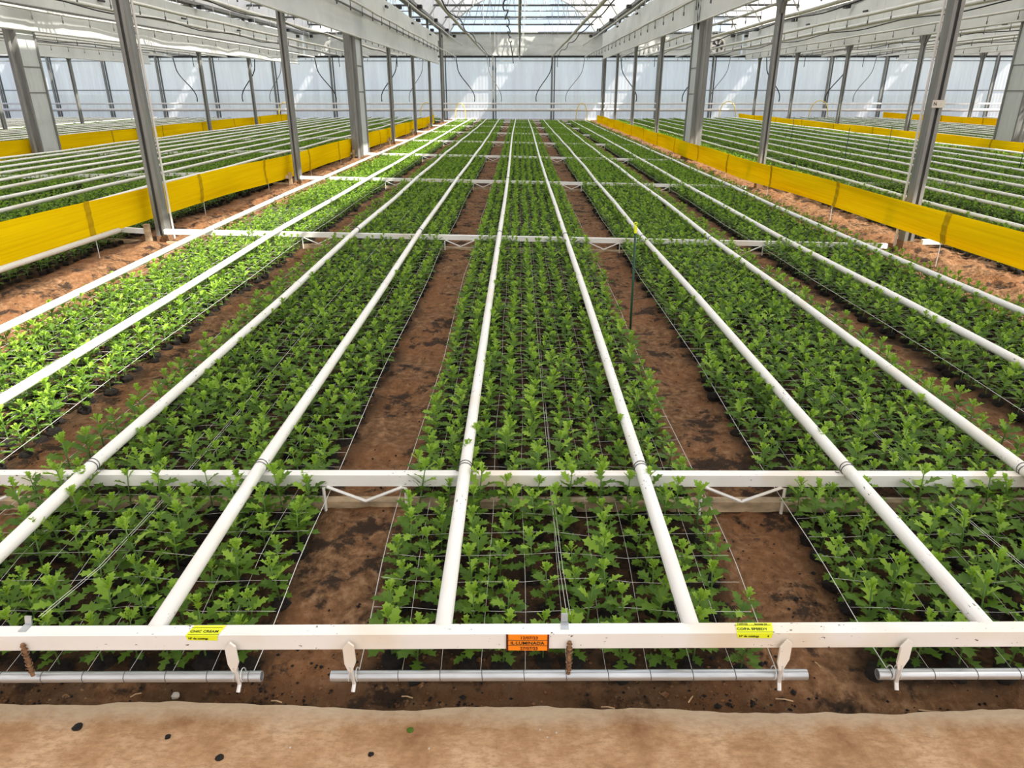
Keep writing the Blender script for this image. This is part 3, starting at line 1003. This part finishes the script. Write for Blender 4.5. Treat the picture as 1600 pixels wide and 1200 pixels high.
me.from_pydata([(p[1], p[2], p[3]) for p in rest], [], [])
at = me.attributes.new('plant_scale', 'FLOAT', 'POINT'); at.data.foreach_set('value', [p[4] * 1.02 for p in rest])
at = me.attributes.new('plant_turn', 'FLOAT', 'POINT'); at.data.foreach_set('value', [p[5] for p in rest])
at = me.attributes.new('plant_kind', 'INT', 'POINT'); at.data.foreach_set('value', [int(p[6]) for p in rest])
for q in ('leaf', 'young_leaf', 'stem', 'peat'):
    me.materials.append(M[q])
crop = bpy.data.objects.new('chrysanthemum_crop', me); COL.objects.link(crop)
tag(crop, 'dense green rows of young chrysanthemums filling the beds of all bays', 'plants', kind='stuff')
ng = bpy.data.node_groups.new('plant_rows', 'GeometryNodeTree')
ng.interface.new_socket('Geometry', in_out='INPUT', socket_type='NodeSocketGeometry')
ng.interface.new_socket('Geometry', in_out='OUTPUT', socket_type='NodeSocketGeometry')
gi = ng.nodes.new('NodeGroupInput'); go = ng.nodes.new('NodeGroupOutput')
iop = ng.nodes.new('GeometryNodeInstanceOnPoints')
jn = ng.nodes.new('GeometryNodeJoinGeometry')
for p in reversed(PROTO):
    oi = ng.nodes.new('GeometryNodeObjectInfo'); oi.inputs['Object'].default_value = p
    oi.inputs['As Instance'].default_value = True
    ng.links.new(oi.outputs['Geometry'], jn.inputs[0])
def named(nm, ty):
    a = ng.nodes.new('GeometryNodeInputNamedAttribute'); a.data_type = ty
    a.inputs['Name'].default_value = nm
    return a
na, nb, nc = named('plant_scale', 'FLOAT'), named('plant_turn', 'FLOAT'), named('plant_kind', 'INT')
cx = ng.nodes.new('ShaderNodeCombineXYZ')
ng.links.new(nb.outputs[0], cx.inputs['Z'])
ng.links.new(gi.outputs[0], iop.inputs['Points'])
ng.links.new(jn.outputs[0], iop.inputs['Instance'])
iop.inputs['Pick Instance'].default_value = True
ng.links.new(nc.outputs[0], iop.inputs['Instance Index'])
ng.links.new(cx.outputs[0], iop.inputs['Rotation'])
ng.links.new(na.outputs[0], iop.inputs['Scale'])
ng.links.new(iop.outputs[0], go.inputs[0])
md = crop.modifiers.new('plant_rows', 'NODES'); md.node_group = ng

# ================================================================ YELLOW BANDS ALONG THE BAY EDGES
def band(b, x, y0, y1, zb, h, lab, zfar=None, hfar=None):
    t = thing('yellow_band', (x, y0, zb), lab, 'band', 'yellow plastic bands along the bay edges')
    L_ = 2.0
    ys = np.arange(y0, y1, 0.16)
    P = []; Fs = []; kz = 10
    def off(y, tz):
        return 0.02 * math.sin(y * math.pi / L_ + b) * math.sin(math.pi * tz) + 0.0035 * math.sin(tz * 40 + math.sin(y * 0.8) * 1.2) + 0.015 * float(vnoise(y, tz, 0.9, 12))
    def zz(y, tz):
        sg = 0.02 * math.sin(y * math.pi / 5.0) ** 2
        k_ = float(ss((y - 6) / 9)) if zfar is not None else 0.0
        return zb + k_ * ((zfar or 0) - zb) - sg + (h + k_ * ((hfar or h) - h)) * tz
    for th in (0, 1):
        for y in ys:
            for j in range(kz + 1):
                tz = j / kz
                P.append((x + off(y, tz) + th * 0.004, y, zz(y, tz)))
    m_ = len(ys) * (kz + 1)
    for th in (0, 1):
        for i in range(len(ys) - 1):
            for j in range(kz):
                q = th * m_ + i * (kz + 1) + j
                f = (q, q + kz + 1, q + kz + 2, q + 1)
                Fs.append(f if th else f[::-1])
    MB().raw(P, Fs).build('sheet', 'yellow_plastic', t, True)
    for k, y in enumerate(np.arange(y0 + 0.9, y1 - 0.2, 2.45 if abs(b) == 1 else 3.1)):
        w = 0.09 if y < 16 else 0.07
        P = []; Fs = []
        sgn = -1 if x > 0 else 1
        for yy in (y, y + w):
            for j in range(kz + 1):
                tz = -0.02 + 1.04 * j / kz
                P.append((x + off(yy, tz) + (0.007 if x < 0 else -0.004), yy, zz(yy, tz)))
        for j in range(kz):
            f = (j, j + kz + 1, j + kz + 2, j + 1)
            Fs.append(f)
        s_ = MB().raw(P, Fs).build('seam', 'yellow_seam', t)
        if abs(b) == 1:
            MB().tube([(x + sgn * 0.02, y + w / 2, float(ground(x, y)) - 0.02), (x + sgn * 0.02, y + w / 2, zz(y, 0.03))], 0.004, 5).build('tie_wire', 'wire', t)
    return t
t = band(-1, -3.98, 3.2, 35.4, 0.43, 0.32, 'long yellow plastic band along the left edge of the central bay', 0.285, 0.38)
MB().tube([(-3.955, 2.9, 0.43), (-3.955, 5.0, 0.42), (-3.955, 7.0, 0.405)], 0.025, 8).build('hem_tube', 'white_pipe', t, True)
band(1, 3.935, 3.2, 38.2, 0.385, 0.275, 'long yellow plastic band along the right edge of the central bay', 0.25, 0.34)
band(-2, -11.6, 11, 38.6, 0.165, 0.485, 'yellow plastic band behind the left bay, at its far edge')
band(2, 11.42, 11, 39.5, 0.27, 0.345, 'yellow plastic band behind the right bay, at its far edge')
band(3, 19.1, 21, 40.0, 0.32, 0.35, 'short looking yellow band farthest away on the right')

# ================================================================ CURTAINS ALONG THE GUTTERS
def gutter_curtain(b, z0, z1, lab, yend=39.5):
    x = BOUND[b] + (0.16 if b < 0 else -0.16)
    t = thing('gutter_curtain', (x, 6, z0), lab, 'curtain', 'white sheets hung along the gutters')
    ys = np.arange(4 if abs(b) == 1 else 10, yend, 0.3)
    P = []; Fs = []; kz = 9
    for y in ys:
        for j in range(kz + 1):
            tz = j / kz
            P.append((x + 0.10 * float(vnoise(y, tz * 2.2, 1.3, 14 + abs(b))) + 0.05 * float(vnoise(y + tz * 3, tz, 0.4, 15)), y, z0 + (z1 - z0) * tz))
    for i in range(len(ys) - 1):
        for j in range(kz):
            q = i * (kz + 1) + j
            Fs.append((q, q + kz + 1, q + kz + 2, q + 1))
    MB().raw(P, Fs).build('sheet', 'curtain', t, True)
    s = 1 if b < 0 else -1
    MB().tube([(x + s * 0.02, ys[0], z0), (x + s * 0.02, ys[-1], z0)], 0.018, 6).build('hem_tube', 'overhead_white', t)
    MB().tube([(x + s * 0.07, ys[0], z0 + 0.52), (x + s * 0.07, ys[-1], z0 + 0.52)], 0.022, 6).build('roller_tube', 'overhead_white' if b > 0 else 'post_steel', t)
    gt = MB().box((BOUND[b], 20, GUT - 0.06), (0.34, 46, 0.10)).build('gutter', 'post_steel', t)
    for k, y in enumerate(np.arange(10, 34, 5.0)):
        MB().box((x + s * 0.10, y + 1.2, z0 + 0.95), (0.05, 0.30, 0.05)).build('clamp', 'black_rubber', t)
gutter_curtain(-1, 2.80, 3.95, 'white sheet hanging under the gutter on the left of the central bay', 35.0)
gutter_curtain(1, 3.08, 4.18, 'white sheet hanging under the gutter on the right of the central bay', 37.5)
gutter_curtain(-2, 2.95, 4.32, 'white sheet hanging under the gutter beyond the left bay')
gutter_curtain(2, 3.15, 4.45, 'white sheet hanging under the gutter beyond the right bay')
gutter_curtain(-3, 2.95, 4.3, 'white sheet under the second gutter to the left')
gutter_curtain(3, 3.15, 4.4, 'white sheet under the second gutter to the right')

# ================================================================ ROOF TRUSSES
def truss(bi, k, y):
    xa, xb = lims[bi]
    c = (xa + xb) / 2; h = (xb - xa) / 2
    t = thing('roof_truss', (c, y, GUT), 'pale lattice roof truss across the %s, %s from the camera' % (BAYN[bi], ORD[k]), 'truss', 'roof trusses')
    zc = 4.92
    MB().tube([(xa + 0.1, y, zc), (xb - 0.1, y, zc)], 0.045, 6).build('bottom_chord', 'dark_steel', t)
    MB().tube([(xa + 0.1, y + 0.3, zc + 0.28), (xb - 0.1, y + 0.3, zc + 0.28)], 0.026, 6).build('middle_chord', 'post_steel', t)
    MB().tube([(c + h * u * 0.985, y, arch_z(abs(u)) - 0.07) for u in np.linspace(-1, 1, 17)], 0.035, 6).build('top_chord', 'truss_white', t)
    n_ = 12
    for i in range(n_):
        u0 = -0.86 + 1.72 * i / n_; u1 = -0.86 + 1.72 * (i + 1) / n_; um = (u0 + u1) / 2
        MB().tube([(c + h * u0, y, arch_z(abs(u0)) - 0.08), (c + h * um, y, zc), (c + h * u1, y, arch_z(abs(u1)) - 0.08)], 0.028, 5).build('web_bar', 'truss_white', t)
    for u in (-0.66, -0.3, 0.0, 0.3, 0.66):
        MB().tube([(c + h * u, y + 0.05, 3.40), (c + h * u, y + 0.05, zc)], 0.007, 5).build('hanger', 'truss_white', t)
    # drive motor and shaft bearing by the gutter
    MB().box((xb - 0.36, y - 0.1, 4.36), (0.16, 0.28, 0.12)).build('gearbox', 'black_rubber', t)
    MB().box((xa + 0.36, y - 0.1, 4.36), (0.16, 0.28, 0.12)).build('gearbox', 'black_rubber', t)
for bi in (0, -1, 1, -2, 2, -3, 3):
    for k, y in enumerate(ROWS + [41.6]):
        if (abs(bi) == 1 and y < 17) or (abs(bi) == 2 and y < 22) or (abs(bi) == 3 and y < 30): continue
        truss(bi, k, y)

# ================================================================ OVERHEAD PIPES
def overhead(bi, x, r_, z, matn, lab, y0, y1=40.9, drops=True, cable=False):
    t = thing('overhead_pipe', (x, y0, z), lab, 'pipe', 'overhead pipes along the bays')
    P = [(x + 0.008 * math.sin(y * 0.5), y, z + 0.008 * math.sin(y * 1.25)) for y in np.arange(y0, y1, 1.0)] + [(x, y1, z), (x, y1 + 0.34, z), (x, y1 + 0.40, z - 0.03)]
    MB().tube(P, r_, 8).build('pipe', matn, t, True)
    if cable:
        P = [(x + 0.16 + 0.03 * math.sin(y), y, z - 0.07 + 0.04 * math.sin(y * 1.25 + 1)) for y in np.arange(y0, y1 - 1, 0.6)]
        P += [(x + 0.18, y1 - 0.9, z - 0.1), (x + 0.19, y1 - 0.85, z - 0.6)]
        MB().tube(P, 0.016, 5).build('cable', 'black_rubber', t, True)
    if drops:
        mb = MB()
        for y in np.arange(y0 + 0.6, y1, 1.15):
            mb.tube([(x + 0.02, y, z), (x + 0.02, y, z - 0.17)], 0.008, 5)
            mb.tube([(x + 0.02, y, z - 0.13), (x + 0.02, y, z - 0.20)], 0.016, 5)
        o = mb.build('sprinkler_drop', 'dark_steel', t); o['kind'] = 'stuff'
    return t
PN = ['far left', 'left', 'middle', 'right', 'far right']
for bi in (0, -1, 1, -2, 2):
    c = {0: 0.125, -1: -8.0, 1: 8.275, -2: -15.575, 2: 15.975}[bi]
    offs = [-3.5, -1.85, -0.12, 1.65, 3.35] if bi == 0 else [-2.9, -1.5, 0.0, 1.5, 2.9]
    for i, dx in enumerate(offs):
        x = c + dx
        y0 = 6 if bi == 0 else max(8, abs(x) / 0.9 - 2)
        thick = i in (1, 3)
        overhead(bi, x, 0.045 if thick else (0.028 if i != 2 else 0.035), 3.36 + (0.07 if thick else 0.0), 'overhead_white' if not thick else 'overhead_white',
                 '%s pale pipe running overhead along the %s' % (PN[i], BAYN[bi]), y0, 40.9, not thick, thick)
P = [(-0.42 + 0.06 * math.sin(y * 2.1), y, 4.0 - 0.25 * ((y - 20) / 20) + 0.06 * math.sin(y * 2.6)) for y in np.arange(14, 37.8, 0.35)]
P += [(-0.38, 38.2, 3.55), (-0.33, 38.4, 3.25), (-0.30, 38.4, 2.95)]
o = MB().tube(P, 0.022, 5).build('overhead_cable', 'black_rubber', None, True)
tag(o, 'black cable looping overhead left of the middle pipe in the central bay', 'cable')
# extra upper line per bay
for bi in (0, -1, 1):
    xa, xb = lims[bi]
    for s_, x in (('left', xa + 0.75), ('right', xb - 0.75)):
        overhead(bi, x, 0.026, 3.92, 'overhead_white', 'upper pale pipe on the %s side under the roof of the %s' % (s_, BAYN[bi]), 10 if bi == 0 else 14, 40.8, False)

# ================================================================ PIPES, HOSES AND FAN AT THE BACK WALL
for z, r_, lab in ((1.04, 0.045, 'upper white heating pipe along the back wall'), (0.72, 0.075, 'lower thicker white heating pipe along the back wall')):
    t = thing('wall_pipe', (0, 42.0, z), lab, 'pipe', 'heating pipes along the back wall')
    MB().tube([(-34, 42.0, z), (34, 42.0, z)], r_, 10).build('pipe', 'wall_pipe', t, True)
    for x in np.arange(-33, 34, 3.0):
        MB().box((x, 42.12, z), (0.05, 0.24, 0.06)).build('holder', 'post_steel', t)
def s_hose(x, d, zt, zb, y, mt, lab, cat_group, r_=0.022):
    P = []
    for i in range(15):
        t_ = i / 14
        z = zt + (zb - zt) * t_
        xx = x + d * float(ss((t_ - 0.25) / 0.7)) + 0.12 * d * math.sin(math.pi * t_)
        P.append((xx, y, z))
    o = MB().tube(P, r_, 6).build('hanging_hose', mt, None, True)
    return tag(o, lab, 'hose', cat_group)
HS = [(-3.375, 0.95, 'black_rubber', 'black hose curving down at the left end of the central back wall'),
      (1.775, -0.85, 'black_rubber', 'black hose curving down right of the middle of the central back wall'),
      (-1.725, 0.75, 'grey_hose', 'grey hose curving down left of the middle of the central back wall'),
      (3.475, -0.95, 'grey_hose', 'grey hose curving down at the right end of the central back wall')]
for nm_, xs4 in (('left neighbouring bay', (-10.9, -6.5, -5.1)), ('second bay to the left', (-18.475, -14.075, -12.675)),
                 ('right neighbouring bay', (5.375, 9.775, 11.175)), ('second bay to the right', (13.075, 17.475, 18.875))):
    HS += [(xs4[0], 0.95, 'black_rubber', 'left black hose curving down at the back of the ' + nm_),
           (xs4[1], -0.95, 'black_rubber', 'right black hose curving down at the back of the ' + nm_),
           (xs4[2], -0.85, 'grey_hose', 'grey hose curving down at the back of the ' + nm_)]
for x, d, mt, lab in HS:
    s_hose(x, d, 3.40 if round(x, 3) in (-1.725, 1.775, -6.5, -14.075, 9.775, 17.475) else 3.35, 1.15, 41.27, mt, lab, 'hoses hanging at the back wall', 0.026 if mt == 'black_rubber' else 0.018)
def loop_hose(x, w, h, y, lab, lean=0.0):
    P = []
    for i in range(17):
        a = math.pi * i / 16
        P.append((x - w * math.cos(a) + lean * math.sin(a), y, 0.22 + h * math.sin(a) ** 0.7))
    P = [(x - w - 0.03, y, 0.12)] + P + [(x + w + 0.25, y, 0.12)]
    o = MB().tube(P, 0.022, 6).build('yellow_hose', 'yellow_hose', None, True)
    tag(o, lab, 'hose', 'yellow hoses at the back wall')
loop_hose(-5.0, 0.35, 0.9, 40.9, 'yellow hose looped at the back, left of the central bay edge post')
loop_hose(-3.2, 0.28, 0.85, 41.2, 'yellow hose looped at the back of the leftmost bed')
loop_hose(3.4, 0.30, 0.85, 41.2, 'yellow hose looped at the back of the rightmost bed')
loop_hose(11.2, 0.45, 0.95, 40.8, 'yellow hose looped at the back of the right bay')
loop_hose(16.0, 0.5, 1.0, 40.6, 'yellow hose looped at the back of the second right bay')
loop_hose(-12.6, 0.4, 0.9, 40.8, 'yellow hose looped at the back of the left bay')
# circulation fan
t = thing('circulation_fan', (10.46, 41.4, 3.88), 'round white fan with dark blades hung high at the back of the right bay', 'fan')
mb = MB()
mb.ring((10.46, 41.4, 3.88), (0, 1, 0), 0.36, 0.055, 28, 8)
mb.build('housing', 'wall_pipe', t, True)
MB().tube([(10.46, 41.44, 3.88), (10.46, 41.6, 3.88)], 0.33, 24).build('back_grille', 'dark_steel', t)
mb = MB().tube([(10.46, 41.30, 3.88), (10.46, 41.46, 3.88)], 0.09, 12)
mb.build('hub', 'black_rubber', t)
for i in range(6):
    a = 2 * math.pi * i / 6
    d = Vector((math.cos(a), 0, math.sin(a))); e = Vector((-math.sin(a), 0, math.cos(a)))
    c = Vector((10.46, 41.38, 3.88))
    P = [c + d * .08 - e * .03, c + d * .31 - e * .09 + Vector((0, .04, 0)), c + d * .31 + e * .06 - Vector((0, .04, 0)), c + d * .08 + e * .03]
    P += [p + Vector((0, .008, 0)) for p in P]
    MB().raw(P, [(0, 1, 2, 3), (7, 6, 5, 4), (0, 4, 5, 1), (1, 5, 6, 2), (2, 6, 7, 3), (3, 7, 4, 0)]).build('blade', 'wall_pipe', t)
MB().tube([(10.46, 41.4, 4.24), (10.46, 41.6, 4.92)], 0.012, 6).build('hanger', 'truss_white', t)

# ================================================================ CANES
def cane(x, y, z0, z1, lab, topped=False):
    t = thing('garden_cane', (x, y, z0), lab, 'cane', 'canes standing in the beds')
    MB().tube([(x, y, z0 - 0.05), (x - 0.004, y, (z0 + z1) / 2), (x - 0.01, y, z1)], 0.0075, 7).build('cane', 'green_cane', t, True)
    if topped:
        mb = MB().box((x - 0.012, y - 0.01, z1 - 0.01), (0.016, 0.014, 0.045), 0.4)
        mb.ring((x - 0.012, y, z1 + 0.025), (0, 1, 0.2), 0.010, 0.0035, 10, 5)
        mb.build('tape', 'sticker_yellow', t)
cane(0.765, 4.61, 0.1, 0.86, 'dark green cane with yellow tape standing in the path beside the middle bed', True)
cane(7.07, 16.1, 0.1, 0.95, 'thin dark cane in the right bay, leaning near the tall post')
cane(8.9, 18.0, 0.1, 0.9, 'thin dark cane in the right bay, second from the tall post')
cane(8.43, 23.2, 0.1, 0.95, 'thin dark cane farthest back in the right bay')
cane(9.6, 14.2, 0.1, 1.0, 'thin dark cane right of the tall post in the right bay')

# ================================================================ DEBRIS
def straw(x, y, L, a, z, lab):
    dx, dy = math.cos(a) * L / 2, math.sin(a) * L / 2
    o = MB().tube([(x - dx, y - dy, z + .004), (x + 0.1 * dy, y - 0.1 * dx, z + 0.010), (x + dx, y + dy, z + 0.005)], 0.0022, 5).build('straw', 'straw')
    tag(o, lab, 'straw', 'dry straw bits on the soil')
ST = [(-0.33, 1.60, 0.035, -0.2, 'dry straw on the soil below the middle net tube'), (-0.72, 1.585, 0.035, -0.2, 'dry straw at the walkway edge left of the middle'),
      (0.27, 1.575, 0.04, -0.15, 'dark straw lying on the walkway edge below the middle bed'), (0.80, 1.60, 0.05, -0.2, 'dry straw by the right end of the middle tube'),
      (1.24, 1.57, 0.10, -0.15, 'long dry straw near the right end of the soil strip'), (1.42, 1.565, 0.07, 0.1, 'dry straw at the far right of the soil strip'),
      (0.93, 1.71, 0.035, -1.0, 'pale straw upright in the right path behind the front rail'), (0.52, 1.60, 0.03, 0.9, 'short pale straw below the front rail'),
      (-1.15, 1.60, 0.03, 0.5, 'small straw left of the white pebble'), (-0.60, 2.75, 0.05, -0.6, 'straw in the left path behind the second rail')]
for x, y, L, a, lab in ST:
    straw(x, y, L, a, float(ground(x, y)) + 0.004, lab)
def pebble(x, y, r_, z, mt, lab, cat, name, flat=0.6, seed=0):
    bm = bmesh.new()
    bmesh.ops.create_icosphere(bm, subdivisions=2, radius=r_)
    rg = random.Random(seed)
    for v in bm.verts:
        v.co *= 1 + rg.uniform(-.18, .18)
        v.co.z *= flat
        v.co += Vector((x, y, z + r_ * flat * 0.5))
    me = bpy.data.meshes.new(name); bm.to_mesh(me); bm.free()
    me.materials.append(M[mt])
    o = bpy.data.objects.new(name, me); COL.objects.link(o)
    tag(o, lab, cat)
pebble(-1.03, 1.60, 0.012, float(ground(-1.03, 1.60)) + 0.004, 'stone', 'white pebble on the soil at the walkway edge', 'pebble', 'pebble', 0.7, 1)
pebble(-0.30, 1.46, 0.010, 0.016, 'leaf', 'small green scrap of leaf on the walkway', 'leaf scrap', 'leaf_scrap', 0.25, 2)
pebble(-0.80, 1.365, 0.011, 0.016, 'peat', 'elongated dark clod on the walkway, bottom left', 'clod', 'soil_clod', 0.3, 3)
pebble(-0.395, 1.38, 0.008, 0.016, 'peat', 'dark clod on the walkway near the bottom middle', 'clod', 'soil_clod', 0.4, 4)
pebble(-0.97, 1.43, 0.008, 0.016, 'peat', 'dark clod on the walkway below the left sticker', 'clod', 'soil_clod', 0.5, 5)
pebble(-1.24, 1.46, 0.014, 0.016, 'peat', 'crumbly dark clod in a stain on the left of the walkway', 'clod', 'soil_clod', 0.35, 6)
for i, (x, y) in enumerate([(0.11, 1.455), (0.085, 1.44), (0.065, 1.465), (-0.62, 1.40), (-0.24, 1.40)]):
    pebble(x, y, 0.0028, 0.016, 'stone', ['largest white speck of a cluster right of the middle on the walkway', 'lower white speck of the cluster on the walkway', 'upper left white speck of the cluster on the walkway',
           'white speck on the walkway left of the middle', 'white speck on the walkway just below the orange sticker'][i], 'speck', 'paint_speck', 0.5, 20 + i)
# crumbs of peat and clods strewn over soil: nobody could count them
mb = MB()
rg = random.Random(99)
for i in range(9000):
    y = 1.575 + (rg.random() ** 2.2) * 7
    x = rg.uniform(-1, 1) * min(4.2, 0.75 * y + 0.7)
    if vnoise(x, y, 0.25, 30) < 0.02 and rg.random() < 0.8: continue
    r_ = rg.uniform(0.002, 0.007) * (1.8 if rg.random() < 0.06 else 1)
    z = float(ground(x, y)) + 0.034 * float(vnoise(x, y, 0.33, 1)) + 0.028 * float(vnoise(x, y, 0.12, 2)) + 0.022 * float(vnoise(x, y, 0.055, 3)) + r_ * 0.3
    P = [(x + r_ * a * rg.uniform(.7, 1.3), y + r_ * b * rg.uniform(.7, 1.3), z + r_ * c * rg.uniform(.6, 1)) for a, b, c in
         ((1, 0, 0), (0, 1, 0), (-1, 0, 0), (0, -1, 0), (0, 0, 1), (0, 0, -1))]
    mb.raw(P, [(0, 1, 4), (1, 2, 4), (2, 3, 4), (3, 0, 4), (1, 0, 5), (2, 1, 5), (3, 2, 5), (0, 3, 5)], 0 if rg.random() < 0.4 else 1)
o = mb.build('soil_crumbs', ['peat', 'soil'])
tag(o, 'dark crumbs of peat and soil strewn over the paths', 'soil crumbs', kind='stuff')
